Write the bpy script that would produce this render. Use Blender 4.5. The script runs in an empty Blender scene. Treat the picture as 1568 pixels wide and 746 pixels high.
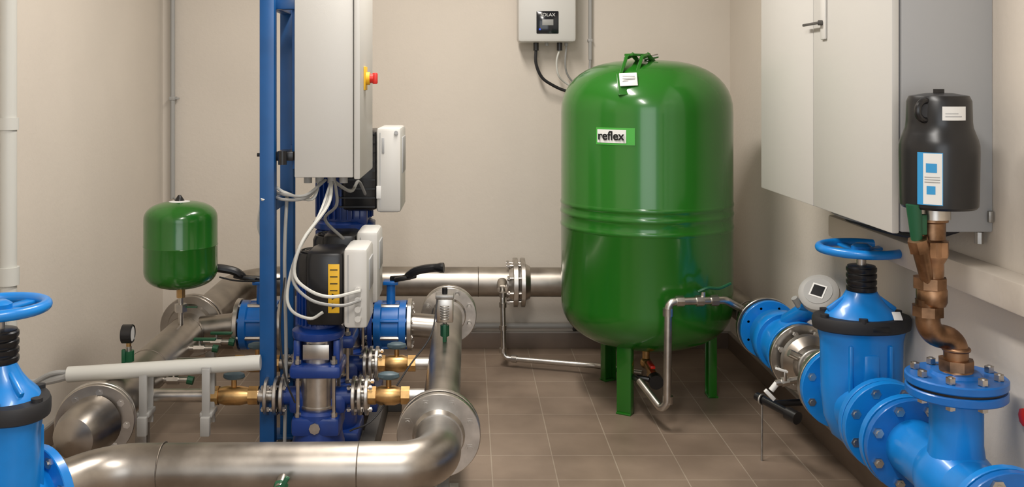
import bpy, bmesh, math, random
from mathutils import Vector as V, Matrix, Quaternion
random.seed(3)
pi=math.pi
# ---------------------------------------------------------------- materials
def mat(name,col,rough=.5,metal=0,var=0,vscale=8,bump=0,bscale=40,col2=None,coat=0,rvar=0):
    m=bpy.data.materials.new(name); m.use_nodes=True
    nt=m.node_tree; n=nt.nodes; b=n['Principled BSDF']
    b.inputs['Base Color'].default_value=(*col,1)
    b.inputs['Roughness'].default_value=rough
    b.inputs['Metallic'].default_value=metal
    if coat: b.inputs['Coat Weight'].default_value=coat; b.inputs['Coat Roughness'].default_value=.08
    tc=n.new('ShaderNodeTexCoord')
    if var or col2 or rvar:
        nz=n.new('ShaderNodeTexNoise'); nz.inputs['Scale'].default_value=vscale; nz.inputs['Detail'].default_value=6
        nt.links.new(tc.outputs['Object'],nz.inputs['Vector'])
        if var or col2:
            mr=n.new('ShaderNodeValToRGB'); mr.color_ramp.elements[0].position=.35; mr.color_ramp.elements[1].position=.65
            c2=col2 or tuple(min(1,c*(1+var)) for c in col)
            c1=col if col2 else tuple(c*(1-var) for c in col)
            mr.color_ramp.elements[0].color=(*c1,1); mr.color_ramp.elements[1].color=(*c2,1)
            nt.links.new(nz.outputs['Fac'],mr.inputs['Fac']); nt.links.new(mr.outputs['Color'],b.inputs['Base Color'])
        if rvar:
            rr=n.new('ShaderNodeMapRange'); rr.inputs['To Min'].default_value=max(.05,rough-rvar); rr.inputs['To Max'].default_value=rough+rvar
            rr.inputs['From Min'].default_value=.3; rr.inputs['From Max'].default_value=.7
            nt.links.new(nz.outputs['Fac'],rr.inputs['Value']); nt.links.new(rr.outputs['Result'],b.inputs['Roughness'])
    if bump:
        nb=n.new('ShaderNodeTexNoise'); nb.inputs['Scale'].default_value=bscale; nb.inputs['Detail'].default_value=4
        nt.links.new(tc.outputs['Object'],nb.inputs['Vector'])
        bp=n.new('ShaderNodeBump'); bp.inputs['Strength'].default_value=bump; bp.inputs['Distance'].default_value=.01
        nt.links.new(nb.outputs['Fac'],bp.inputs['Height']); nt.links.new(bp.outputs['Normal'],b.inputs['Normal'])
    return m
STEEL=mat('stainless_steel',(.39,.355,.315),.37,1,var=.26,vscale=6,rvar=.09)
STEELB=mat('stainless_bright',(.55,.52,.48),.31,1,var=.15,vscale=20)
WELD=mat('weld_bead',(.22,.19,.16),.5,1,var=.3,vscale=60)
GALV=mat('galvanised',(.42,.41,.39),.45,1,var=.15,vscale=30)
GREEN=mat('green_enamel',(.015,.135,.010),.2,0,coat=.4,bump=.03,bscale=9)
GREEN2=mat('green_plastic',(.008,.085,.035),.4)
LGREEN=mat('label_green',(.06,.36,.05),.4)
BLUE=mat('valve_blue_epoxy',(.004,.205,.62),.32,0,var=.06,vscale=12,coat=.2)
PBLUE=mat('pump_dark_blue',(.004,.035,.21),.38,0,var=.12,vscale=12,coat=.2)
FBLUE=mat('frame_blue',(.003,.075,.25),.4,0,var=.1,vscale=9)
FLB=mat('flange_blue',(.003,.13,.46),.35,0,var=.1,vscale=12,coat=.2)
BLACK=mat('black_plastic',(.008,.008,.009),.3)
RUB=mat('black_rubber',(.014,.014,.016),.6)
WHITE=mat('white_plastic',(.60,.59,.56),.35)
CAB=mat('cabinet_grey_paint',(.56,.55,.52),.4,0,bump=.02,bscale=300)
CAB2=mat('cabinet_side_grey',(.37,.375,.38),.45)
BRASS=mat('brass',(.58,.36,.15),.36,1,var=.2,vscale=25)
BRONZE=mat('bronze_dark',(.30,.175,.10),.38,1,var=.45,vscale=16,rvar=.1)
YEL=mat('yellow_label',(.78,.45,.02),.5)
RED=mat('red_plastic',(.62,.02,.01),.35)
GREYP=mat('grey_pvc',(.36,.355,.34),.45)
LPVC=mat('light_pvc',(.58,.58,.54),.4)
CABLE=mat('grey_cable',(.30,.30,.29),.5)
PAPER=mat('paper_label',(.72,.72,.70),.5)
SKYB=mat('label_blue',(.03,.28,.58),.45)
SCREEN=mat('screen_black',(.008,.009,.012),.12)
LED=mat('led_blue',(.02,.1,.9),.3)
# ---------------------------------------------------------------- builder
def frame(ax):
    ax=V(ax).normalized()
    return V((0,0,1)).rotation_difference(ax).to_matrix().to_4x4() if (ax-V((0,0,-1))).length>1e-4 else Matrix.Rotation(pi,4,'X')
def fillet(pts,r,n=8):
    pts=[V(p) for p in pts]; out=[pts[0]]
    for i in range(1,len(pts)-1):
        a,b,c=pts[i-1],pts[i],pts[i+1]
        d1=(a-b).normalized(); d2=(c-b).normalized(); ang=d1.angle(d2)
        if ang>pi-.02: out.append(b); continue
        t=min(r/math.tan(ang/2),(a-b).length*.49,(c-b).length*.49) if len(pts)>3 else min(r/math.tan(ang/2),(a-b).length*.98,(c-b).length*.98)
        rr=t*math.tan(ang/2)
        bis=(d1+d2).normalized(); cen=b+bis*(rr/math.sin(ang/2))
        s=b+d1*t-cen; e=b+d2*t-cen; axis=s.cross(e).normalized(); tot=s.angle(e)
        for k in range(n+1):
            out.append(cen+Quaternion(axis,tot*k/n)@s)
    out.append(pts[-1]); return out
def spline(pts,n=6):
    P=[V(p) for p in pts]; P=[P[0]*2-P[1]]+P+[P[-1]*2-P[-2]]; out=[]
    for i in range(1,len(P)-2):
        for k in range(n):
            t=k/n; a,b,c,d=P[i-1:i+3]
            out.append(.5*((2*b)+(c-a)*t+(2*a-5*b+4*c-d)*t*t+(3*b-a-3*c+d)*t**3))
    out.append(P[-2]); return out
class B:
    def __init__(s,name): s.name=name; s.v=[]; s.f=[]; s.fm=[]; s.mats=[]; s.M=Matrix()
    def mi(s,m):
        if m not in s.mats: s.mats.append(m)
        return s.mats.index(m)
    def add(s,vs,fs,m,M=None):
        k=len(s.v); T=s.M@M if M is not None else s.M
        s.v+= [T@V(v) for v in vs]; s.f+=[[i+k for i in f] for f in fs]; s.fm+=[s.mi(m)]*len(fs)
    def lathe(s,prof,o,ax,m,seg=32,sx=1,sy=1,rot=0):
        vs=[];fs=[];n=len(prof)
        for r,h in prof:
            for i in range(seg):
                a=2*pi*i/seg; vs.append((r*math.cos(a)*sx,r*math.sin(a)*sy,h))
        for j in range(n-1):
            for i in range(seg):
                k=(i+1)%seg; fs.append([j*seg+i,j*seg+k,(j+1)*seg+k,(j+1)*seg+i])
        if prof[0][0]>1e-5: fs.append(list(range(seg))[::-1])
        if prof[-1][0]>1e-5: fs.append([(n-1)*seg+i for i in range(seg)])
        s.add(vs,fs,m,Matrix.Translation(V(o))@frame(ax)@Matrix.Rotation(rot,4,'Z'))
    def cyl(s,a,b,r,m,seg=24,r2=None,bev=0):
        a=V(a);b=V(b);L=(b-a).length; r2=r if r2 is None else r2
        if bev: p=[(r-bev,0),(r,bev),(r2,L-bev),(r2-bev,L)]
        else: p=[(r,0),(r2,L)]
        s.lathe(p,a,b-a,m,seg)
    def box(s,c,size,m,rot=None,bev=.003,seg=2):
        t=bmesh.new(); bmesh.ops.create_cube(t,size=1)
        bmesh.ops.scale(t,vec=V(size),verts=t.verts)
        if bev>0: bmesh.ops.bevel(t,geom=list(t.edges),offset=min(bev,min(size)*.45),segments=seg,affect='EDGES',profile=.5)
        t.verts.index_update()
        vs=[v.co.copy() for v in t.verts]; fs=[[v.index for v in f.verts] for f in t.faces]; t.free()
        M=Matrix.Translation(V(c))
        if rot is not None: M=M@(rot.to_4x4())
        s.add(vs,fs,m,M)
    def bx(s,x0,x1,y0,y1,z0,z1,m,bev=.003):
        s.box(((x0+x1)/2,(y0+y1)/2,(z0+z1)/2),(abs(x1-x0),abs(y1-y0),abs(z1-z0)),m,bev=bev)
    def tube(s,pts,r,m,seg=14):
        pts=[V(p) for p in pts]; q=[pts[0]]
        for p in pts[1:]:
            if (p-q[-1]).length>1e-5: q.append(p)
        pts=q; n=len(pts); R=r if isinstance(r,(list,tuple)) else [r]*n
        tan=[(pts[min(i+1,n-1)]-pts[max(i-1,0)]).normalized() for i in range(n)]
        up=V((0,0,1)) if abs(tan[0].z)<.9 else V((1,0,0))
        u=(up-tan[0]*up.dot(tan[0])).normalized(); vs=[];fs=[]
        for i in range(n):
            if i: u=(tan[i-1].rotation_difference(tan[i])@u); u=(u-tan[i]*u.dot(tan[i])).normalized()
            w=tan[i].cross(u)
            for k in range(seg):
                a=2*pi*k/seg; vs.append(pts[i]+(u*math.cos(a)+w*math.sin(a))*R[i])
        for j in range(n-1):
            for i in range(seg):
                k=(i+1)%seg; fs.append([j*seg+i,j*seg+k,(j+1)*seg+k,(j+1)*seg+i])
        fs.append(list(range(seg))[::-1]); fs.append([(n-1)*seg+i for i in range(seg)])
        s.add(vs,fs,m)
    def torus(s,c,ax,R,r,m,seg=40,ms=12):
        vs=[];fs=[]
        for i in range(seg):
            a=2*pi*i/seg
            for k in range(ms):
                b=2*pi*k/ms; vs.append(((R+r*math.cos(b))*math.cos(a),(R+r*math.cos(b))*math.sin(a),r*math.sin(b)))
        for i in range(seg):
            for k in range(ms):
                i2=(i+1)%seg;k2=(k+1)%ms; fs.append([i*ms+k,i2*ms+k,i2*ms+k2,i*ms+k2])
        s.add(vs,fs,m,Matrix.Translation(V(c))@frame(ax))
    def sph(s,c,r,m,sx=1,sy=1,sz=1,seg=20):
        p=[(max(0,math.sin(pi*i/10))*r,-math.cos(pi*i/10)*r*sz) for i in range(11)]; p[0]=(0,-r*sz);p[-1]=(0,r*sz)
        s.lathe(p,c,(0,0,1),m,seg,sx,sy)
    def bolt(s,c,ax,L,r,m):
        c=V(c);ax=V(ax).normalized()
        s.cyl(c-ax*L/2,c+ax*L/2,r*.6,m,8)
        for sg in (1,-1):
            s.cyl(c+ax*sg*(L/2-r*1.5),c+ax*sg*(L/2-.25*r),r*1.15,m,6)
    def flange(s,c,ax,R,t,m,nb=8,bm=None,br=.009,bL=None,rot=.39,neck=None,bR=None):
        c=V(c);ax=V(ax).normalized(); b=.002
        s.lathe([(R*.5,-t/2),(R-b,-t/2),(R,-t/2+b),(R,t/2-b),(R-b,t/2),(R*.5,t/2)],c,ax,m,40)
        if neck:
            s.lathe([(neck*1.18,-t/2-.022),(neck*1.28,-t/2)],c,ax,m,32); s.lathe([(neck*1.28,t/2),(neck*1.1,t/2+.025)],c,ax,m,32)
        bR=bR or R*.80; F=frame(ax)
        for i in range(nb):
            a=2*pi*i/nb+rot; p=c+(F@V((bR*math.cos(a),bR*math.sin(a),0)))
            s.bolt(p,ax,bL or t+.05,br,bm or STEELB)
    def finish(s,parent=None,sharp=.62):
        me=bpy.data.meshes.new(s.name); me.from_pydata([tuple(v) for v in s.v],[],s.f)
        for m in s.mats: me.materials.append(m)
        me.polygons.foreach_set('material_index',s.fm)
        bm=bmesh.new(); bm.from_mesh(me); bmesh.ops.recalc_face_normals(bm,faces=list(bm.faces))
        for f in bm.faces: f.smooth=True
        for e in bm.edges:
            if len(e.link_faces)==2 and e.calc_face_angle(0)>sharp: e.smooth=False
        bm.to_mesh(me); bm.free()
        ob=bpy.data.objects.new(s.name,me); bpy.context.scene.collection.objects.link(ob)
        if parent: ob.parent=parent
        return ob
def text(name,body,loc,size,m,rot,parent,ext=.0006):
    c=bpy.data.curves.new(name,'FONT'); c.body=body; c.size=size; c.extrude=ext; c.align_x='CENTER'; c.align_y='CENTER'
    c.materials.append(m); o=bpy.data.objects.new(name,c); bpy.context.scene.collection.objects.link(o)
    o.location=loc; o.rotation_euler=rot; o.parent=parent; return o
# ---------------------------------------------------------------- room
XL,XR,YB,YF,ZC=-1.59,1.363,5.10,-1.6,2.75
WALL=mat('plaster_wall',(.66,.60,.525),.85,0,var=.03,vscale=1.6,bump=.10,bscale=55)
CEIL=mat('ceiling_paint',(.72,.70,.67),.9,0,var=.02,bump=.05)
def tiles():
    m=mat('floor_tiles',(.2,.15,.11),.42); nt=m.node_tree;n=nt.nodes;b=n['Principled BSDF']
    tc=n.new('ShaderNodeTexCoord'); mp=n.new('ShaderNodeMapping'); mp.inputs['Location'].default_value=(-.084,-.02,0)
    nt.links.new(tc.outputs['Object'],mp.inputs['Vector'])
    br=n.new('ShaderNodeTexBrick'); br.offset=0; br.squash=1
    br.inputs['Scale'].default_value=1; br.inputs['Brick Width'].default_value=.225; br.inputs['Row Height'].default_value=.225
    br.inputs['Mortar Size'].default_value=.0024; br.inputs['Mortar Smooth'].default_value=.2; br.inputs['Bias'].default_value=0
    br.inputs['Color1'].default_value=(.27,.208,.162,1); br.inputs['Color2'].default_value=(.23,.175,.134,1); br.inputs['Mortar'].default_value=(.37,.31,.25,1)
    nt.links.new(mp.outputs['Vector'],br.inputs['Vector'])
    nz=n.new('ShaderNodeTexNoise'); nz.inputs['Scale'].default_value=2.6; nz.inputs['Detail'].default_value=9; nt.links.new(tc.outputs['Object'],nz.inputs['Vector'])
    cr=n.new('ShaderNodeValToRGB'); cr.color_ramp.elements[0].position=.3; cr.color_ramp.elements[0].color=(.60,.57,.54,1); cr.color_ramp.elements[1].position=.62; cr.color_ramp.elements[1].color=(1.05,1.03,1,1)
    nt.links.new(nz.outputs['Fac'],cr.inputs['Fac'])
    mx=n.new('ShaderNodeMixRGB'); mx.blend_type='MULTIPLY'; mx.inputs[0].default_value=1
    nt.links.new(br.outputs['Color'],mx.inputs[1]); nt.links.new(cr.outputs['Color'],mx.inputs[2]); nt.links.new(mx.outputs[0],b.inputs['Base Color'])
    bp=n.new('ShaderNodeBump'); bp.invert=True; bp.inputs['Strength'].default_value=.5; bp.inputs['Distance'].default_value=.002
    nt.links.new(br.outputs['Fac'],bp.inputs['Height']); nt.links.new(bp.outputs['Normal'],b.inputs['Normal'])
    return m
def slab(name,x0,x1,y0,y1,z0,z1,m):
    b=B(name); b.bx(x0,x1,y0,y1,z0,z1,m,bev=0); return b.finish()
slab('floor',XL-.2,XR+.2,YF,YB+.2,-.1,0,tiles())
slab('wall_back',XL-.2,XR+.2,YB,YB+.2,0,ZC,WALL)
slab('wall_left',XL-.2,XL,YF,YB,0,ZC,WALL)
slab('wall_right',XR,XR+.2,YF,YB,0,ZC,WALL)
slab('ceiling',XL-.2,XR+.2,YF,YB+.2,ZC,ZC+.1,CEIL)
BBM=mat('baseboard_tile',(.17,.125,.095),.5,0,var=.15,vscale=4)
BBG=mat('baseboard_cap',(.33,.30,.27),.6)
for nm,a in (('baseboard_back',(XL,XR,YB-.012,YB,0,.08)),('baseboard_left',(XL,XL+.012,YF,YB-.012,0,.08)),('baseboard_right',(XR-.014,XR,YF,YB-.012,0,.08))):
    b=B(nm); b.bx(*a,BBM,bev=.002); b.bx(a[0],a[1],a[2],a[3],.08,.088,BBG,bev=0); b.finish()
b=B('trim_ledge'); b.bx(1.285,XR,.6,3.5,.83,.905,WALL,bev=.006); b.finish()
# ---------------------------------------------------------------- large expansion tank
def tank_profile(R,zb,zs,zt,ztop,n=12):
    def dome(z0,z1):
        out=[]
        for i in range(n+1):
            a=pi/2*i/n
            c=math.cos(a)**.72; s_=math.sin(a)**.9
            out.append((R*c if i<n else 0,z0+(z1-z0)*s_))
        return out
    return dome(zs,zb)[::-1],dome(zt,ztop)
TX,TY,TR=.78,4.30,.371
b=B('expansion_tank')
lo,hi=tank_profile(TR,.235,.43,1.25,1.479)
mid=[]
for zc in (.762,.818,.858):
    for k in range(-4,5):
        t=k/4; mid.append((TR+.003*math.cos(t*pi/2),zc+t*.012))
b.lathe(lo+mid+hi,(TX,TY,0),(0,0,1),GREEN,72)
for ang,r in ((240,.265),(2,.30),(118,.29)):
    a=math.radians(ang); c=V((TX+r*math.cos(a),TY+r*math.sin(a),0)); Rm=Matrix.Rotation(a,3,'Z')
    b.box(c+V((0,0,.19)),(.012,.062,.38),GREEN,Rm,.002)
    b.box(c+Rm@V((-.014,.028,.19)),(.034,.008,.38),GREEN,Rm,.002); b.box(c+Rm@V((-.014,-.028,.19)),(.034,.008,.38),GREEN,Rm,.002)
    b.box(c+Rm@V((-.01,0,.004)),(.045,.064,.008),GREEN,Rm,.002)
# lifting bracket and tag on top
for dx in (-.0,.065):
    pts=[(TX-.155+dx,TY-.26,1.405),(TX-.12+dx,TY-.21,1.485),(TX-.085+dx,TY-.16,1.497),(TX-.05+dx,TY-.10,1.47)]
    for i in range(3):
        p,q=V(pts[i]),V(pts[i+1]); d=(q-p)
        b.box((p+q)/2,(.014,.018,d.length+.014),GREEN,frame(d).to_3x3(),.003)
b.box((TX-.07,TY-.18,1.496),(.10,.05,.010),GREEN,Matrix.Rotation(.6,3,'Z'),.002)
b.cyl((TX-.02,TY-.10,1.455),(TX-.005,TY-.10,1.50),.016,STEELB,16); b.cyl((TX-.03,TY-.12,1.482),(TX+.03,TY-.12,1.494),.009,STEELB,12)
b.box((TX-.128,TY-.312,1.392),(.072,.006,.060),PAPER,Matrix.Rotation(-.5,3,'X')@Matrix.Rotation(-.1,3,'Z'),.002)
for k in range(4): b.box((TX-.128,TY-.318-.0,1.405-.010*k),(.05,.002,.003),CAB2,Matrix.Rotation(-.5,3,'X'),0)
b.box((TX-.128,TY-.303,1.372),(.088,.010,.10),GREEN,Matrix.Rotation(-.5,3,'X'),.002)
def pch(b,c,R,a0,a1,z0,z1,m,n=8):
    vs=[];fs=[]
    for i in range(n+1):
        a=math.radians(a0+(a1-a0)*i/n)
        for z in (z0,z1): vs.append((c[0]+R*math.sin(a),c[1]-R*math.cos(a),z))
    for i in range(n): fs.append([2*i,2*i+2,2*i+3,2*i+1])
    b.add(vs,fs,m)
pch(b,(TX,TY),TR+.0015,-43,-17,1.126,1.196,LGREEN); pch(b,(TX,TY),TR+.0025,-42,-22.5,1.134,1.188,PAPER)
tank=b.finish()
a=math.radians(-32.3)
tl=text('label_text','reflex',(TX+(TR+.0045)*math.sin(a),TY-(TR+.0045)*math.cos(a),1.162),.050,BLACK,(pi/2,0,a),tank,.0012)
tl.data.offset=.0008
# tank bottom connection
b=B('drain_valve'); b.cyl((TX,TY,.24),(TX,TY,.15),.016,BRASS); b.sph((TX,TY,.15),.026,BRASS); b.cyl((TX,TY,.15),(TX-.0,TY-.16,.14),.015,BRASS)
b.cyl((TX,TY-.14,.14),(TX,TY-.21,.138),.024,BRASS,6); b.cyl((TX,TY-.2,.138),(TX,TY-.24,.135),.03,BLACK,24); b.box((TX,TY-.12,.175),(.02,.09,.012),RED); b.finish()
# ---------------------------------------------------------------- small expansion tank
b=B('expansion_tank')
sx,sy=-1.115,3.8; lo,hi=tank_profile(.139,.583,.655,.85,.918)
b.lathe(lo+[(.139,.745),(.1405,.749),(.139,.753)]+hi,(sx,sy,0),(0,0,1),GREEN,56)
b.lathe([(.02,.912),(.019,.922),(.006,.942),(0,.943)],(sx-.005,sy,0),(0,0,1),BLACK,20); b.lathe([(.040,.911),(.040,.918),(.02,.921)],(sx-.005,sy,0),(0,0,1),PAPER,20)
b.cyl((sx,sy,.59),(sx,sy,.545),.017,BRASS,6); b.cyl((sx,sy,.55),(sx,sy,.44),.010,STEELB); b.cyl((sx,sy,.52),(sx,sy,.49),.024,STEELB,6); b.box((sx+.03,sy,.508),(.07,.014,.006),GREEN2)
b.finish()
# ---------------------------------------------------------------- headers and pipework
ZH=.375; HX=-1.13
def weld(b,c,ax,r): b.torus(c,ax,r,.0018,WELD,40,8)
b=B('suction_header_pipe')
b.tube(fillet([(1.08,4.9,.38),(HX,4.9,.39),(HX,3.02,.355)],.24,12),.073,STEEL,36)
b.flange((HX,4.03,.385),(0,1,0),.124,.024,STEEL,8,neck=.073); b.flange((HX,3.995,.385),(0,1,0),.124,.022,STEEL,8,bL=.02,neck=.073)
for x in (-.6,.05,.6): weld(b,(x,4.9,.385),(1,0,0),.073)
for y in (3.9,3.45,3.3): weld(b,(HX,y,.355+(y-3.02)*.0186),(0,1,0),.073)
b.flange((.235,4.9,.382),(1,0,0),.122,.024,STEELB,8,neck=.073,br=.010,bL=.09); b.flange((.272,4.9,.382),(1,0,0),.122,.022,STEELB,8,bL=.02,neck=.073)
b.flange((HX-.005,2.99,.348),(-0.25,1,0),.115,.018,STEELB,8,neck=.073); b.flange((HX,2.966,.348),(-0.25,1,0),.115,.018,STEEL,8,bL=.024,br=.010)
b.lathe([(.086,0),(.080,.03),(.074,.09),(.062,.125),(.03,.14),(0,.143)],(HX-.002,2.965,.348),(-.12,-1,-.05),STEEL,36)
for y in (3.4,4.3):
    b.bx(HX-.02,HX+.02,y-.02,y+.02,.005,.33,GALV); b.bx(HX-.06,HX+.06,y-.05,y+.05,0,.008,GALV,bev=.001)
for x in (-.5,):
    b.bx(x-.02,x+.02,4.88,4.92,.005,.33,GALV); b.bx(x-.05,x+.05,4.86,4.94,0,.008,GALV,bev=.001)
b.finish()
DX=-.083
b=B('discharge_header_pipe')
b.tube([(DX,2.78,ZH+.01),(DX,4.2,ZH+.015)],.058,STEEL,36)
b.flange((DX,4.17,ZH+.015),(0,1,0),.118,.022,STEELB,8,neck=.058); b.flange((DX,4.21,ZH+.015),(0,1,0),.118,.03,STEELB,8,bL=.02)
b.sph((DX,4.22,ZH+.015),.06,STEEL)
b.flange((DX,2.79,ZH+.01),(0,1,0),.118,.018,STEELB,8,neck=.058); b.flange((DX,2.757,ZH+.01),(0,1,0),.118,.020,STEELB,8,bL=.028,neck=.058,br=.0125)
R0=.0640
path=fillet([(DX,2.75,ZH+.01),(DX,2.535,ZH+.005),(-.93,2.535,ZH),(-1.035,2.395,ZH-.008)],.185,14)
b.tube(path,R0,STEEL,40)
for x in (DX-.20,-.79): weld(b,(x,2.535,ZH+.003),(1,0,0),R0)
weld(b,(DX,2.728,ZH+.01),(0,1,0),R0)
for y in (3.3,3.95):
    b.bx(DX-.02,DX+.02,y-.02,y+.02,.005,.33,GALV); b.bx(DX-.05,DX+.05,y-.05,y+.05,0,.008,GALV,bev=.001)
b.bx(-.57,-.53,2.515,2.555,.0,.32,GALV)
b.finish()
b=B('ball_valve'); b.cyl((-.468,2.475,ZH),(-.468,2.43,ZH-.01),.014,STEELB); b.cyl((-.468,2.45,ZH-.005),(-.468,2.425,ZH-.02),.018,GREEN2,8); b.box((-.460,2.42,ZH+.0),(.012,.012,.06),GREEN2,Matrix.Rotation(.5,3,'Y')); b.cyl((-.468,2.43,ZH-.01),(-.475,2.40,ZH-.03),.01,STEELB); b.finish()
# ---------------------------------------------------------------- gate valves
def gate_valve(name,loc,rotz,Rw=.122,H=1,fl=.165,R=.13,up=0):
    b=B(name); b.M=Matrix.Translation(V(loc))@Matrix.Rotation(rotz,4,'Z')
    b.lathe([(.075,-fl),(.078,-.09),(.098,-.05),(.104,0),(.098,.05),(.078,.09),(.075,fl)],(0,0,0),(0,1,0),BLUE,40)
    b.lathe([(.0,-.125),(.05,-.12),(.09,-.09),(.115,-.03),(.122,.04),(.124,.10),(.126,.20+up),(.132,.225+up),(.136,.245+up)],(0,0,0),(0,0,1),BLUE,44,1,.62)
    for x in (-.06,.06):
        b.box((x,0,.10),(.012,.155,.20),BLUE,None,.005)
    b.box((0,0,.09),(.05,.168,.17),BLUE,None,.012)
    for sg in (1,-1): b.flange((0,sg*fl,0),(0,1,0),R,.024,BLUE,8,br=.012,bL=.038,bR=R*.82)
    b.M=b.M@Matrix.Translation((0,0,up))
    b.lathe([(.140,.235),(.147,.239),(.149,.25),(.149,.268),(.145,.276),(.12,.277)],(0,0,0),(0,0,1),RUB,48,1,.68)
    for i in range(6):
        a=2*pi*i/6+.3; b.cyl((.128*math.cos(a),.088*math.sin(a),.27),(.128*math.cos(a),.088*math.sin(a),.285),.013,RUB,12)
    b.lathe([(.118,.262),(.105,.285),(.08,.305),(.062,.325),(.050,.345),(.046,.352),(.0,.354)],(0,0,0),(0,0,1),BLUE,40,1,.78)
    for sx_ in (-1,1): b.box((sx_*.062,0,.302),(.08,.014,.05),BLUE,Matrix.Rotation(sx_*.62,3,'Y'),.005)
    st=[(.03,.35)]
    z=.352
    for i in range(4): st+=[(.043,z),(.045,z+.004),(.045,z+.013),(.041,z+.016),(.041,z+.019)]; z+=.0195
    st+=[(.03,z+.002),(.0,z+.002)]
    b.lathe(st,(0,0,0),(0,0,1),BLACK,28)
    zt=H-up; b.cyl((0,0,z),(0,0,zt+.012),.014,STEELB,16)
    b.lathe([(.024,zt-.018),(.030,zt-.012),(.030,zt+.012),(.018,zt+.02),(0,zt+.02)],(0,0,0),(0,0,1),BLUE,24)
    b.torus((0,0,zt+.004),(0,0,1),Rw,.0135,BLUE,56,14)
    for i in range(5):
        a=2*pi*i/5+.5; Rz=Matrix.Rotation(a,3,'Z')
        b.box(Rz@V((Rw*.55,0,zt-.002)),(Rw*.98,.034,.010),BLUE,Rz@Matrix.Rotation(-.04,3,'Y'),.004)
    b.box((.02,-.1,.255),(.05,.004,.014),BLACK,None,.001)
    b.box((.078,-.074,.290),(.026,.003,.028),PAPER,Matrix.Rotation(-.75,3,'X'),.001)
    return b.finish()
LX,LZ=1.21,.385
gate_valve('gate_valve',(LX,3.015,LZ),0,.122,.477)
gate_valve('gate_valve',(-1.105,2.305,.365),-math.radians(37),.104,.478,.115,.12,.0)
# ---------------------------------------------------------------- right-hand supply line
b=B('supply_pipe')
b.tube(fillet([(1.08,4.9,.38),(LX,4.9,.38),(LX,3.98,LZ)],.13,10),.0585,STEEL,36)
b.flange((LX,3.975,LZ),(0,1,0),.122,.022,STEELB,8,neck=.06)
b.tube([(LX,3.54,LZ),(LX,3.18,LZ)],.060,STEELB,36)
b.lathe([(.095,0),(.095,.03),(.07,.06)],(LX,3.50,LZ),(0,-1,0),STEEL,36)
b.flange((LX,3.535,LZ),(0,1,0),.122,.022,STEELB,8,neck=.06); b.flange((LX,3.21,LZ),(0,1,0),.13,.022,STEELB,8,neck=.06,bL=.02)
b.torus((LX,3.40,LZ),(0,1,0),.062,.006,GALV); weld(b,(LX,3.33,LZ),(0,1,0),.061); weld(b,(LX,4.2,LZ),(0,1,0),.059)
b.cyl((LX-.05,3.42,LZ+.03),(LX-.09,3.42,LZ+.05),.014,STEELB,12)
b.bx(LX-.03,XR-.004,3.30,3.34,LZ-.10,LZ-.065,GALV); b.bx(XR-.014,XR-.002,3.27,3.37,LZ-.16,LZ-.02,GALV)
b.finish()
b=B('tee_fitting')
b.tube([(LX,2.85,LZ),(LX,2.20,LZ)],.077,BLUE,40)
b.lathe([(.077,0),(.09,.03),(.095,.06),(.09,.10),(.077,.14)],(LX,2.50,LZ),(0,-1,0),BLUE,40)
b.flange((LX,2.82,LZ),(0,1,0),.13,.024,BLUE,8,br=.013,bL=.035,bR=.106)
b.flange((LX,2.70,LZ),(0,1,0),.13,.024,BLUE,8,br=.013,bL=.05,bR=.106); b.flange((LX,2.67,LZ),(0,1,0),.128,.022,FLB,8,br=.012,bL=.045,bR=.106)
b.lathe([(.075,0),(.062,.10),(.062,.24)],(LX,2.43,LZ),(0,0,1),BLUE,36)
b.lathe([(.06,.60),(.114,.601),(.117,.604),(.117,.620),(.114,.623),(.05,.623)],(LX,2.43,0),(0,0,1),FLB,44)
b.lathe([(.110,.623),(.110,.630)],(LX,2.43,0),(0,0,1),BLACK,36)
b.lathe([(.115,.630),(.118,.633),(.118,.648),(.114,.651),(.06,.652),(.055,.660),(.0,.660)],(LX,2.43,0),(0,0,1),FLB,44)
for i in range(8):
    a=2*pi*i/8+.2; b.bolt((LX+.094*math.cos(a),2.43+.094*math.sin(a),.628),(0,0,1),.082,.0105,STEELB)
b.flange((LX,2.21,LZ),(0,1,0),.125,.022,BLUE,8,br=.012,bL=.03,bR=.102); b.flange((LX,2.18,LZ),(0,1,0),.125,.022,FLB,8,br=.015,bL=.05,bR=.102)
b.lathe([(.08,0),(.065,.012),(.0,.014)],(LX,2.168,LZ),(0,-1,0),FLB,36)
b.bx(LX-.03,XR-.002,2.53,2.57,LZ-.115,LZ-.075,GALV)
b.finish()
# flow meter
b=B('flow_meter')
b.lathe([(.07,0),(.085,.05),(.098,.07),(.098,.31),(.085,.33),(.07,.38)],(LX,3.94,LZ),(0,-1,0),BLUE,40)
b.flange((LX,3.935,LZ),(0,1,0),.118,.02,BLUE,8,bL=.02); b.flange((LX,3.58,LZ),(0,1,0),.118,.02,BLUE,8,bL=.06)
b.lathe([(.112,-.03),(.115,-.025),(.115,.025),(.112,.03)],(LX,3.76,LZ),(0,1,0),BLUE,40)
hc=V((LX+.058,3.52,.600)); d=V((-.42,-.66,.62)).normalized()
b.cyl((LX,3.70,LZ+.09),hc+V((-.01,.03,-.03)),.034,BLUE,20)
b.lathe([(.045,-.11),(.062,-.09),(.066,.0),(.066,.03),(.068,.035),(.068,.05),(.064,.055)],hc,d,BLUE,36)
b.lathe([(.070,.025),(.072,.035),(.070,.052),(.058,.060),(.0,.060)],hc,d,GREYP,36); b.lathe([(.050,.060),(.050,.062)],hc,d,CABLE,32)
b.lathe([(.036,.062),(.036,.0635)],hc,d,PAPER,4); b.lathe([(.028,.0635),(.028,.0645)],hc,d,SCREEN,4)
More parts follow.
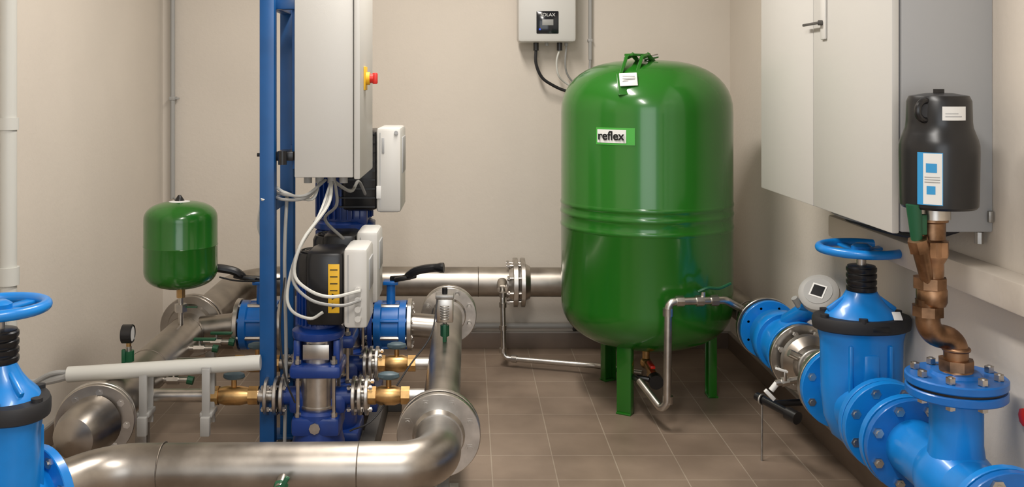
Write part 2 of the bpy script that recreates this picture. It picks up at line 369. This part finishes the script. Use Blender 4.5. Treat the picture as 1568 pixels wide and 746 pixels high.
b.cyl(hc+V((-.05,0,-.03)),hc+V((-.09,-.02,-.02)),.014,BLUE,12); b.cyl(hc+V((-.085,-.018,-.02)),hc+V((-.105,-.025,.01)),.012,CABLE,8)
b.finish()
b=B('ball_valve'); y=3.38
b.cyl((LX-.06,y,LZ-.03),(LX-.15,y,LZ-.045),.011,STEELB); b.cyl((LX-.105,y,LZ-.037),(LX-.13,y,LZ-.042),.017,STEELB,8); b.cyl((LX-.145,y,LZ-.045),(LX-.165,y,LZ-.07),.010,PAPER)
b.box((LX-.12,y-.01,LZ-.015),(.012,.012,.04),STEELB); b.box((LX-.135,y-.02,LZ+.006),(.045,.012,.008),PAPER,Matrix.Rotation(.3,3,'Y')); b.box((LX-.17,y,LZ-.085),(.045,.016,.014),PAPER,Matrix.Rotation(.8,3,'Y')); b.finish()
b=B('drain_pipe'); dz=.075; b.cyl((LX-.15,3.60,.15+dz),(LX-.06,3.42,.13+dz),.015,BLACK); b.cyl((LX-.082,3.460,.135+dz),(LX-.06,3.42,.13+dz),.023,BLACK); b.cyl((LX-.12,3.53,.143+dz),(XR-.004,3.56,.15+dz),.013,BLACK); b.torus((LX-.14,3.57,.148+dz),(.5,-.8,0),.017,.004,GALV); b.cyl((LX-.14,3.57,.14+dz),(LX-.14,3.57,.0),.004,GALV); b.finish()
# air release valve on bronze riser
b=B('air_release_valve')
ax_,ay=1.160,2.415
b.lathe([(.04,0),(.036,.012),(.03,.03)],(LX,2.43,.655),(0,0,1),BRONZE,24)
b.tube(fillet([(LX,2.43,.67),(LX,2.43,.742),(ax_-.025,2.42,.752),(ax_-.025,2.42,.84)],.055,8),.029,BRONZE,24)
b.cyl((LX,2.43,.665),(LX,2.43,.69),.042,BRONZE,8); b.torus((LX,2.43,.715),(0,0,1),.028,.006,BRONZE)
b.cyl((ax_-.025,2.42,.800),(ax_-.025,2.42,.825),.038,BRONZE,8)
b.lathe([(.032,.825),(.036,.835),(.036,.865),(.031,.872),(.028,.89),(.028,.93),(.034,.94),(.038,.95),(.038,.985),(.032,.99),(.032,1.03),(.038,1.033),(.038,1.047)],(ax_-.015,2.42,0),(0,0,1),BRONZE,28)
b.cyl((ax_-.015,2.42,.948),(ax_-.015,2.42,.985),.043,BRONZE,6); b.cyl((ax_-.020,2.42,.868),(ax_-.020,2.42,.895),.040,BRONZE,8)
b.cyl((ax_-.030,2.405,.87),(ax_-.062,2.385,.985),.014,BRONZE,16,.021); b.cyl((ax_-.058,2.387,.965),(ax_-.068,2.382,.995),.025,BRONZE,6)
b.cyl((ax_-.068,2.385,.99),(ax_-.078,2.38,1.08),.013,GREEN2,16,.018); b.box((ax_-.06,2.385,1.03),(.03,.014,.05),GREEN2)
b.cyl((ax_-.012,2.415,1.04),(ax_-.012,2.415,1.074),.038,STEELB,24)
b.lathe([(.03,1.066),(.084,1.068),(.089,1.074),(.090,1.09),(.092,1.205),(.0915,1.222),(.088,1.236),(.082,1.252),(.077,1.266),(.0755,1.28),(.074,1.330),(.068,1.343),(.03,1.350),(.0,1.351)],(ax_,ay,0),(0,0,1),BLACK,48)
b.cyl((ax_,ay,1.345),(ax_,ay,1.360),.014,BLACK,6)
b.torus((ax_-.056,ay-.048,1.308),(.35,-1,0),.023,.008,BLACK,28,10); b.cyl((ax_-.056,ay-.035,1.308),(ax_-.059,ay-.052,1.308),.017,RUB,20)
c=(ax_,ay)
pch(b,c,.0925,-56,-20,1.082,1.208,SKYB); pch(b,c,.0930,-47,-21,1.084,1.206,PAPER); pch(b,c,.0935,-43,-28,1.160,1.182,SKYB); pch(b,c,.0935,-42,-30,1.108,1.128,SKYB)
for k in range(3): pch(b,c,.0935,-45,-24,1.148-.006*k,1.150-.006*k,CABLE)
pch(b,c,.0762,-20,24,1.285,1.318,PAPER); pch(b,c,.0766,-15,15,1.293,1.295,CAB2); pch(b,c,.0766,-15,8,1.300,1.302,CAB2)
b.finish()
# ---------------------------------------------------------------- thin stainless lines
b=B('bypass_pipe')
b.cyl((.167,4.84,.395),(.167,4.79,.37),.026,STEELB,20); b.tube(fillet([(.167,4.86,.40),(.167,4.76,.345),(.172,4.75,.045),(.60,4.62,.045),(.80,4.5,.045)],.03,5),.013,STEELB,16)
for z in (.34,.29,.07,.18): b.cyl((.168,4.755,z),(.168,4.755,z+.022),.018,STEELB,12)
for x,y in ((.21,4.74),(.66,4.59)): b.cyl((x,y,.045),(x+.025,y-.008,.045),.018,STEELB,12)
b.finish()
b=B('fill_pipe')
b.tube(fillet([(.70,4.0,.16),(.762,3.86,.09),(.782,3.85,.12),(.788,3.86,.515),(1.02,3.89,.515),(1.17,4.08,.42)],.03,6),.0155,STEELB,16)
for z in (.115,.46): b.cyl((.786,3.857,z),(.786,3.857,z+.03),.021,STEELB,12)
for x in (.82,.90,.96): b.cyl((x,3.865+(x-.8)*.1,.515),(x+.03,3.868+(x-.8)*.1,.515),.022,STEELB,8)
b.cyl((.93,3.88,.515),(.93,3.88,.55),.009,STEELB); b.tube(spline([(.91,3.88,.55),(.95,3.88,.565),(1.0,3.9,.56),(1.05,3.92,.575)]),.006,GREEN2,8)
b.tube(spline([(.70,4.0,.16),(.69,4.04,.16),(.70,4.09,.15),(TX,TY-.22,.138)]),.011,BLACK,10)
b.finish()
b=B('skirting_pipe'); b.cyl((-.1,5.065,.125),(.95,5.065,.125),.015,GREYP,16)
b.box((.55,5.07,.125),(.022,.05,.05),BLACK); b.cyl((.0,5.065,.125),(.04,5.065,.125),.019,GREYP,16); b.finish()
# ---------------------------------------------------------------- blue support frame + skid
DK=mat('skid_dark_grey',(.07,.065,.06),.6,0,var=.2)
b=B('support_frame')
for y in (3.22,3.57):
    b.bx(-.682,-.633,y-.022,y+.022,.10,1.76,FBLUE,bev=.004)
    b.bx(-.72,-.59,y-.05,y+.05,.092,.104,FBLUE)
b.bx(-.675,-.64,3.22,3.57,1.625,1.66,FBLUE); b.bx(-.675,-.64,3.22,3.57,.95,.985,FBLUE)
b.bx(-.64,-.57,3.23,3.27,1.62,1.655,FBLUE); b.bx(-.64,-.57,3.52,3.56,1.12,1.155,FBLUE)
b.bx(-.585,-.570,3.25,3.56,1.09,1.7,FBLUE)
b.bx(-.635,-.575,3.22,3.34,1.12,1.150,BLACK); b.cyl((-.70,3.25,1.138),(-.57,3.25,1.138),.006,BLACK,10); b.cyl((-.605,3.19,1.11),(-.605,3.19,1.155),.014,BLACK,12)
for y in (3.06,4.12): b.bx(-.78,-.28,y-.02,y+.02,.0,.06,DK,bev=.004)
for x in (-.66,-.36): b.bx(x-.025,x+.025,3.08,4.10,.0,.095,DK,bev=.004)
for y in (3.2,3.56,3.95): b.bx(-.64,-.36,y-.07,y+.07,.06,.09,DK)
b.finish()
# ---------------------------------------------------------------- pumps
def pump(name,x,y,s=1,zp=.355,zm=.555,ztop=.83,rm=.066,inv=(-.03,.094,.170,.595,.850),big=False):
    b=B(name)
    rs=.058*s
    b.box((x,y,.115),(.20*s,.20*s,.05),PBLUE,None,.008); b.lathe([(.07*s,.09),(.085*s,.13),(.085*s,.21),(.078*s,.235),(.078*s,.31),(.07*s,.318)],(x,y,0),(0,0,1),PBLUE,32)
    b.box((x,y,.275),(.155*s,.155*s,.06),PBLUE,None,.012); b.cyl((x,y-.08*s,.275),(x,y-.087*s,.275),.018,STEELB,8)
    b.cyl((x-.115*s,y,zp),(x+.115*s,y,zp),.030*s,PBLUE,24)
    b.box((x,y,zp-.02),(.19*s,.07*s,.07),PBLUE,None,.02)
    b.lathe([(rs,.315),(rs+.003,.32),(rs+.003,.33),(rs,.333),(rs,zm-.13),(rs+.004,zm-.127),(rs+.004,zm-.12)],(x,y,0),(0,0,1),STEELB,36)
    zz=zm-.125
    for dx in (-1,1):
        for dy in (-1,1): b.cyl((x+dx*.058*s,y+dy*.058*s,.30),(x+dx*.058*s,y+dy*.058*s,zz+.07),.006,STEELB,8); b.cyl((x+dx*.058*s,y+dy*.058*s,zz+.045),(x+dx*.058*s,y+dy*.058*s,zz+.058),.011,STEELB,6); b.cyl((x+dx*.058*s,y+dy*.058*s,.305),(x+dx*.058*s,y+dy*.058*s,.318),.011,STEELB,6)
    b.box((x,y,zz+.022),(.165*s,.165*s,.042),PBLUE,None,.012)
    b.lathe([(.052*s,zz+.04),(.052*s,zm+.005)],(x,y,0),(0,0,1),STEELB,28); b.box((x,y-.053*s,zz+.08),(.085*s,.004,.05),STEELB,None,.002)
    for dx in (-1,1): b.box((x+dx*.064*s,y,zz+.075),(.022*s,.09*s,.085),PBLUE,None,.006)
    b.lathe([(.082*s,zm-.005),(.085*s,zm),(.085*s,zm+.018),(rm,zm+.03)],(x,y,0),(0,0,1),PBLUE,32)
    b.lathe([(rm*.9,zm+.02),(rm*.9,ztop-.05)],(x,y,0),(0,0,1),PBLUE,32)
    for i in range(28):
        a=2*pi*i/28; b.box((x+rm*.97*math.cos(a),y+rm*.97*math.sin(a),(zm+ztop-.03)/2+.0),(rm*.22,.004,ztop-zm-.11),PBLUE,Matrix.Rotation(a,3,'Z'),0)
    b.lathe([(rm*1.08,ztop-.105),(rm*1.13,ztop-.095),(rm*1.13,ztop-.02),(rm*1.02,ztop-.004),(rm*.6,ztop),(0,ztop)],(x,y,0),(0,0,1),BLACK,36)
    for i in range(4): b.torus((x,y,ztop),(0,0,1),rm*(.25+.2*i),.0025,BLACK,28,6)
    x0,xm,x1,z0,z1=inv; w=.088*s; x1+=x; xm+=x; x0+=x
    b.bx(x0,xm,y-w,y+w,z0+.005,z1-.012,BLACK,bev=.02)
    if big:
        for i in range(9):
            zf=z0+.02+(z1-z0-.05)*i/8; b.bx(x0-.012,xm-.006,y-w-.004,y+w+.004,zf,zf+.005,BLACK,bev=0)
    b.bx(xm-.002,x1,y-w-.004,y+w+.004,z0,z1,WHITE,bev=.014)
    b.bx(x1-.004,x1+.004,y-w*.6,y+w*.6,z0+(z1-z0)*.45,z1-.04,CAB2,bev=.003)
    b.bx(xm+.012,xm+.015,y-w-.006,y-w,z0+.02,z1-.02,CAB2,bev=0)
    if not big:
        xc=x+.062
        b.box((xc,y-w-.001,(z0+z1)/2-.0),(.036,.003,.155),YEL,None,.001)
        for k in range(4): b.box((xc,y-w-.003,(z0+z1)/2+.06-k*.022),(.024,.002,.003),BLACK,None,0)
        b.lathe([(.012,0),(.012,.002)],(xc,y-w-.002,(z0+z1)/2-.055),(0,-1,0),BLACK,3)
        b.lathe([(.012,0),(.012,.002)],(xc,y-w-.002,(z0+z1)/2-.025),(0,-1,0),BLACK,3)
        for k,zc in enumerate((.63,.66,.69,.72)): b.cyl((x1-.03,y-w-.004,zc),(x1-.03,y-w-.022,zc),.010,WHITE,12)
    else:
        b.box((xm+.008,y-w-.005,z0+.08),(.018,.003,.05),PAPER,None,.001); b.box((xm+.025,y-w-.005,z1-.07),(.010,.003,.06),CAB2,None,.001)
        b.cyl((x1-.02,y-w-.004,z1-.02),(x1-.02,y-w-.01,z1-.02),.008,CAB2,8)
        b.box((x+.03,y,z0-.03),(.14,.18,.09),PBLUE,None,.014)
        b.lathe([(.125,zm+.0),(.125,zm+.02)],(x,y,0),(0,0,1),PBLUE,36)
    return b
px=-.489
for y in (3.2,3.56): pump('booster_pump',px,y,1,.355 if y<3.4 else .357).finish()
pump('booster_pump',-.50,3.96,1.45,.40,.80,1.16,.108,(.005,.142,.238,.870,1.203),big=True).finish()
mat_h=mat('handle_grey_blue',(.07,.11,.13),.45)
def handle(b,x,y,z):
    b.cyl((x,y,z-.05),(x,y,z+.012),.009,BRASS,10); b.lathe([(.030,.0),(.036,.006),(.034,.016),(.018,.022),(0,.023)],(x,y,z),(0,0,1),mat_h,20,1,.55)
def branch(y,z):
    b=B('suction_branch_pipe')
    b.cyl((HX+.05,y,z),(-.80,y,z),.0215,STEELB,24)
    for xx in (-.83,-.70): b.cyl((xx-.016,y,z),(xx+.016,y,z),.031,BRASS,8)
    b.lathe([(.024,0),(.031,.03),(.031,.075),(.024,.11)],(-.82,y,z),(1,0,0),BRASS,20); handle(b,-.765,y,z+.055)
    b.cyl((-.70,y,z),(-.62,y,z),.022,STEELB,20)
    for xx in (-.655,-.625,-.604): b.flange((xx,y,z),(1,0,0),.062,.012,STEELB,4,br=.007,bL=.03,rot=pi/4)
    b.finish()
    b=B('discharge_branch_pipe')
    for xx in (-.372,-.352,-.330): b.flange((xx,y,z),(1,0,0),.062,.012,STEELB,4,br=.007,bL=.04,rot=pi/4)
    b.cyl((-.35,y,z),(-.30,y,z),.022,STEELB,20)
    for xx in (-.315,-.205): b.cyl((xx-.014,y,z),(xx+.014,y,z),.030,BRASS,8)
    b.lathe([(.024,0),(.031,.02),(.031,.065),(.024,.085)],(-.305,y,z),(1,0,0),BRASS,20); handle(b,-.26,y,z+.055)
    b.cyl((-.2,y,z),(DX-.03,y,z),.0215,STEELB,24)
    b.finish()
branch(3.2,.355); branch(3.56,.357)
b=B('suction_branch_pipe'); z=.40; y=3.96
b.cyl((HX+.05,y,.385),(-.93,y,z),.048,STEEL,30)
b.flange((-.925,y,z),(1,0,0),.105,.018,STEELB,8,bL=.03); b.flange((-.75,y,z),(1,0,0),.105,.018,STEELB,8,bL=.04); b.cyl((-.76,y,z),(-.66,y,z),.05,PBLUE,24); b.finish()
b=B('discharge_branch_pipe')
b.flange((-.235,y,z),(1,0,0),.105,.018,STEELB,8,bL=.03); b.cyl((-.24,y,z),(DX-.03,y,.39),.048,STEEL,30); b.flange((-.39,y,z),(1,0,0),.105,.018,PBLUE,8,bL=.04); b.finish()
def butterfly(x0,x1,lev):
    b=B('butterfly_valve'); xm=(x0+x1)/2
    b.lathe([(.06,x0),(.098,x0+.004),(.098,x0+.03),(.088,x0+.035),(.088,x1-.035),(.098,x1-.03),(.098,x1-.004),(.06,x1)],(0,y,z),(1,0,0),FLB,36)
    for i in range(8):
        a=2*pi*i/8+.39; b.cyl((x0,y+.088*math.cos(a),z+.088*math.sin(a)),(x1,y+.088*math.cos(a),z+.088*math.sin(a)),.009,FLB if i%2 else STEELB,8)
    b.cyl((xm,y,z+.08),(xm,y,z+.175),.018,FLB,16); b.bx(xm-.03,xm+.03,y-.03,y+.03,z+.165,z+.18,FLB)
    p=[V((xm,y,z+.185)),V((xm+lev*.06,y-.02,z+.195)),V((xm+lev*.10,y-.03,z+.222)),V((xm+lev*.16,y-.04,z+.236)),V((xm+lev*.215,y-.05,z+.240))]
    b.tube(spline(p,4),[.012]*5+[.017]*10+[.020]*2,BLACK,10); b.box(p[1],(.09,.035,.018),BLACK,Matrix.Rotation(-.2*lev,3,'Y'),.004)
    b.finish()
butterfly(-.915,-.76,-1); butterfly(-.38,-.245,1)
# ---------------------------------------------------------------- control cabinet (left, on frame)
b=B('control_cabinet')
b.bx(-.568,-.376,3.2,3.6,1.067,1.78,CAB,bev=.004)
b.bx(-.373,-.352,3.192,3.608,1.062,1.785,CAB,bev=.005)
b.bx(-.352,-.346,3.295,3.365,1.352,1.432,YEL,bev=.002); b.cyl((-.347,3.33,1.392),(-.334,3.33,1.392),.022,YEL,24); b.cyl((-.335,3.33,1.392),(-.322,3.33,1.392),.016,RED,20); b.box((-.317,3.33,1.392),(.018,.012,.038),RED,None,.004)
for x in (-.54,-.50,-.46,-.42): b.cyl((x,3.3,1.07),(x,3.3,1.04),.014,GREYP,12)
b.finish()
b=B('cable_bundle')
def cab(pts,r=.006,m=CABLE): b.tube(spline(pts,6),r,m,8)
cab([(-.46,3.3,1.05),(-.455,3.18,.98),(-.52,3.08,.88),(-.545,3.07,.78),(-.50,3.06,.73),(-.43,3.07,.705),(-.34,3.09,.72)],.0055,LPVC)
cab([(-.455,3.3,1.05),(-.47,3.16,.96),(-.53,3.08,.86),(-.55,3.07,.76),(-.49,3.05,.70),(-.40,3.06,.68),(-.34,3.09,.69)],.0052)
cab([(-.46,3.3,1.05),(-.48,3.15,.95),(-.54,3.1,.84),(-.57,3.09,.72),(-.555,3.08,.66),(-.50,3.1,.63),(-.46,3.1,.65)],.005,LPVC)
cab([(-.45,3.3,1.05),(-.45,3.35,.96),(-.50,3.42,.90),(-.44,3.48,.82)],.0055)
cab([(-.50,3.3,1.05),(-.52,3.25,.99),(-.60,3.22,1.015),(-.64,3.26,1.03)],.0055,LPVC)
cab([(-.49,3.3,1.05),(-.53,3.22,1.0),(-.60,3.2,.995),(-.65,3.26,1.0)],.0055)
cab([(-.48,3.3,1.05),(-.53,3.2,1.01),(-.59,3.2,1.01),(-.65,3.27,1.012)],.005)
cab([(-.60,3.24,1.0),(-.60,3.2,.8),(-.595,3.2,.5),(-.60,3.2,.2)],.006)
cab([(-.46,3.3,1.05),(-.42,3.5,.99),(-.42,3.75,1.0),(-.40,3.85,.93)],.006)
cab([(-.67,3.20,1.0),(-.70,3.28,.9),(-.68,3.3,.83)],.008,LPVC)
cab([(-.97,3.82,.62),(-.9,3.8,.61),(-.8,3.72,.625),(-.66,3.6,.66)],.0035,RUB)
cab([(-.59,3.15,.75),(-.60,3.12,.6),(-.58,3.10,.45),(-.55,3.11,.36)],.003,RUB)
cab([(-.11,3.5,.60),(-.13,3.4,.50),(-.2,3.3,.42),(-.3,3.15,.30),(-.38,3.14,.26)],.003,RUB)
b.finish()
# ---------------------------------------------------------------- conduit tube on brackets, left
b=B('conduit_tube')
b.cyl((-1.275,3.12,.447),(-.670,3.16,.474),.0245,LPVC,24)
for x in (-1.035,-.835):
    b.box((x,3.15,.46),(.03,.065,.02),GREYP); b.box((x,3.12,.37),(.026,.012,.19),GREYP); b.box((x,3.18,.37),(.026,.012,.19),GREYP); b.box((x,3.15,.318),(.04,.07,.016),GREYP); b.box((x,3.11,.285),(.03,.02,.06),GREYP)
b.tube(spline([(-1.27,3.12,.445),(-1.33,3.12,.43),(-1.41,3.13,.415),(-1.46,3.15,.44),(-1.49,3.16,.50),(-1.51,3.17,.62)]),.014,GREYP,10)
b.tube(spline([(-1.27,3.12,.455),(-1.33,3.11,.45),(-1.42,3.12,.40),(-1.48,3.14,.42),(-1.52,3.17,.60)]),.008,CABLE,10)
b.finish()
b=B('conduit_pipe'); yy=3.28; b.cyl((-1.54,yy,.02),(-1.54,yy,ZC),.027,LPVC,24)
b.cyl((-1.54,yy,1.22),(-1.54,yy,1.26),.033,LPVC,24); b.cyl((-1.54,yy,.70),(-1.54,yy,.76),.035,LPVC,24); b.box((-1.57,yy,1.8),(.04,.03,.02),GREYP); b.box((-1.57,yy,.9),(.04,.03,.02),GREYP); b.finish()
b=B('conduit_pipe'); b.cyl((-1.53,5.07,.78),(-1.53,5.07,ZC),.0125,GREYP,16)
for z in (1.3,1.9): b.box((-1.53,5.08,z),(.03,.05,.02),GREYP); b.box((-1.51,5.07,z),(.03,.014,.01),GREYP)
b.tube(spline([(-1.53,5.07,.79),(-1.50,5.04,.77),(-1.52,5.05,.72)]),.006,CABLE); b.finish()
b=B('conduit_pipe'); b.cyl((.632,5.075,1.5),(.632,5.075,ZC),.010,GREYP,16)
for z in (1.60,2.1): b.box((.632,5.085,z),(.024,.04,.016),GREYP)
b.tube(spline([(.632,5.075,1.5),(.63,5.06,1.44),(.64,5.0,1.36)]),.007,CABLE); b.finish()
# ---------------------------------------------------------------- solar inverter on back wall
b=B('solar_inverter')
b.bx(.25,.545,4.93,5.06,1.585,2.02,WHITE,bev=.018); b.bx(.28,.51,5.05,5.10,1.62,1.98,GALV)
b.bx(.343,.455,4.925,4.935,1.628,1.742,SCREEN,bev=.006); b.bx(.372,.428,4.922,4.928,1.67,1.70,CABLE,bev=.001)
b.cyl((.36,4.926,1.65),(.36,4.922,1.65),.005,LED,12)
for x in (.345,.465): b.cyl((x,4.99,1.59),(x,4.99,1.545),.014,BLACK,12)
b.cyl((.40,4.99,1.59),(.40,4.99,1.57),.01,GREYP,12); b.cyl((.50,4.99,1.59),(.50,4.99,1.57),.01,GREYP,12)
inv=b.finish()
text('logo_text','SOLAX',(.40,4.9215,1.722),.024,PAPER,(pi/2,0,0),inv)
b=B('inverter_cable')
cab([(.345,4.99,1.55),(.345,4.99,1.48),(.375,5.0,1.41),(.43,5.02,1.37),(.50,5.04,1.34),(.58,5.04,1.33)],.008,RUB)
cab([(.465,4.99,1.55),(.45,4.99,1.49),(.46,5.0,1.42),(.50,5.03,1.38),(.56,5.04,1.35)],.005,LPVC)
cab([(.50,4.99,1.57),(.495,5.0,1.48),(.51,5.02,1.42),(.56,5.05,1.36)],.005)
b.finish()
# ---------------------------------------------------------------- wall cabinet right
b=B('electrical_cabinet'); cx,zb=1.101,.983; y0,y1,ys=2.545,3.686,3.128; zt=2.15
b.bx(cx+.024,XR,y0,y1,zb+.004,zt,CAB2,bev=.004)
b.bx(cx,cx+.02,y0+.002,ys-.002,zb,zt,CAB,bev=.004); b.bx(cx,cx+.02,ys+.002,y1-.002,zb,zt,CAB,bev=.004)
b.bx(cx-.008,cx,3.005,3.045,1.51,1.66,WHITE,bev=.004); b.cyl((cx-.005,3.025,1.562),(cx-.02,3.025,1.562),.008,DK,12); b.box((cx-.02,3.09,1.562),(.008,.14,.008),DK,None,.002)
b.bx(XR-.016,XR-.002,y0-.012,y0,zb+.03,zb+.06,GALV); b.cyl((XR-.02,y0+.03,zb),(XR-.02,y0+.03,zb-.03),.012,GALV,8)
b.finish()
b=B('cable_bundle')
cab([(1.22,3.2,.985),(1.22,3.15,.945),(1.24,2.95,.935),(1.26,2.7,.95),(1.3,2.6,.985)],.008,RUB); cab([(1.2,3.25,.985),(1.2,3.2,.95),(1.23,3.0,.945),(1.3,2.9,.93),(1.34,2.8,.96)],.006); cab([(1.24,3.3,.985),(1.24,3.2,.93),(1.28,3.05,.94),(1.3,2.9,.985)],.006,RUB)
b.finish()
# ---------------------------------------------------------------- instruments
b=B('pressure_gauge'); gx,gy=-1.13,3.26
b.cyl((gx,gy,.42),(gx,gy,.50),.010,STEELB,12); b.cyl((gx,gy,.45),(gx,gy,.485),.018,GREEN2,10); b.box((gx-.01,gy-.02,.46),(.012,.012,.07),GREEN2)
b.lathe([(.028,-.016),(.031,-.014),(.031,.016),(.028,.02),(.026,.016),(0,.016)],(gx,gy-.015,.545),(1,.05,0),BLACK,32); b.lathe([(.024,.016),(.024,.0175)],(gx,gy-.015,.545),(1,.05,0),PAPER,28)
b.cyl((gx,gy,.50),(gx,gy,.53),.008,BRASS); b.finish()
b=B('pressure_switch'); sxx,syy=-.085,3.55
b.cyl((sxx,syy,.43),(sxx,syy,.60),.008,STEELB,12); b.cyl((sxx,syy,.46),(sxx,syy,.50),.016,GREEN2,8); b.box((sxx,syy-.025,.47),(.014,.012,.075),GREEN2)
b.box((sxx,syy,.555),(.062,.05,.085),STEELB,None,.005); b.box((sxx,syy,.605),(.066,.055,.015),GALV)
for k in range(6): b.torus((sxx,syy-.022,.528+k*.009),(0,0,1),.015,.0025,GALV,16,6)
b.cyl((sxx,syy,.61),(sxx,syy,.635),.010,BLACK); b.finish()
def gvalve(x,y,z,d=1):
    b=B('ball_valve'); b.cyl((x-.05*d,y,z),(x+.05*d,y,z),.011,STEELB,12); b.cyl((x-.02,y,z),(x+.02,y,z),.017,STEELB,8); b.cyl((x,y,z),(x,y,z+.03),.006,STEELB); b.box((x+.02*d,y,z+.034),(.085,.018,.010),GREEN2,None,.003); b.cyl((x+.05*d,y,z),(x+.07*d,y,z-.004),.015,GREEN2,10); b.finish()
gvalve(-1.02,3.72,.37); gvalve(-1.03,3.42,.34); gvalve(-.99,3.85,.36)
b=B('valve_handle'); b.lathe([(.020,0),(.022,.005),(.022,.014),(.01,.018)],(XR-.008,2.368,.566),(-1,0,0),RED,8); b.cyl((XR-.024,2.368,.566),(XR-.001,2.368,.566),.008,BRASS,10); b.finish()
# ---------------------------------------------------------------- lights, world, camera
def area(name,loc,rot,sx_,sy_,p,col):
    l=bpy.data.lights.new(name,'AREA'); l.shape='RECTANGLE'; l.size=sx_; l.size_y=sy_; l.energy=p; l.color=col
    o=bpy.data.objects.new(name,l); o.location=loc; o.rotation_euler=rot; bpy.context.scene.collection.objects.link(o); return o
area('ceiling_lamp',(-.1,3.3,2.68),(0,0,0),.25,1.3,52,(1,.94,.87))
area('ceiling_lamp',(-.1,.9,2.68),(0,0,0),.25,1.3,46,(1,.96,.91))
area('front_fill_light',(.0,-1.5,1.5),(math.radians(90),0,0),2.0,2.0,32,(.94,.97,1))  # added fill lamp behind the camera, brightens the front-facing surfaces; no doorway there
w=bpy.data.worlds.new('world'); bpy.context.scene.world=w; w.use_nodes=True
w.node_tree.nodes['Background'].inputs[0].default_value=(.80,.84,.88,1); w.node_tree.nodes['Background'].inputs[1].default_value=.48
bpy.context.scene.view_settings.view_transform='Standard'
cam=bpy.data.cameras.new('camera'); co=bpy.data.objects.new('camera',cam); bpy.context.scene.collection.objects.link(co)
co.location=(0,0,1.37); co.rotation_euler=(pi/2,0,0); cam.sensor_width=36; cam.lens=36*1500/1568
cam.shift_x=(784-717)/1568; cam.shift_y=-(373-130)/1568; cam.clip_start=.05
bpy.context.scene.camera=co
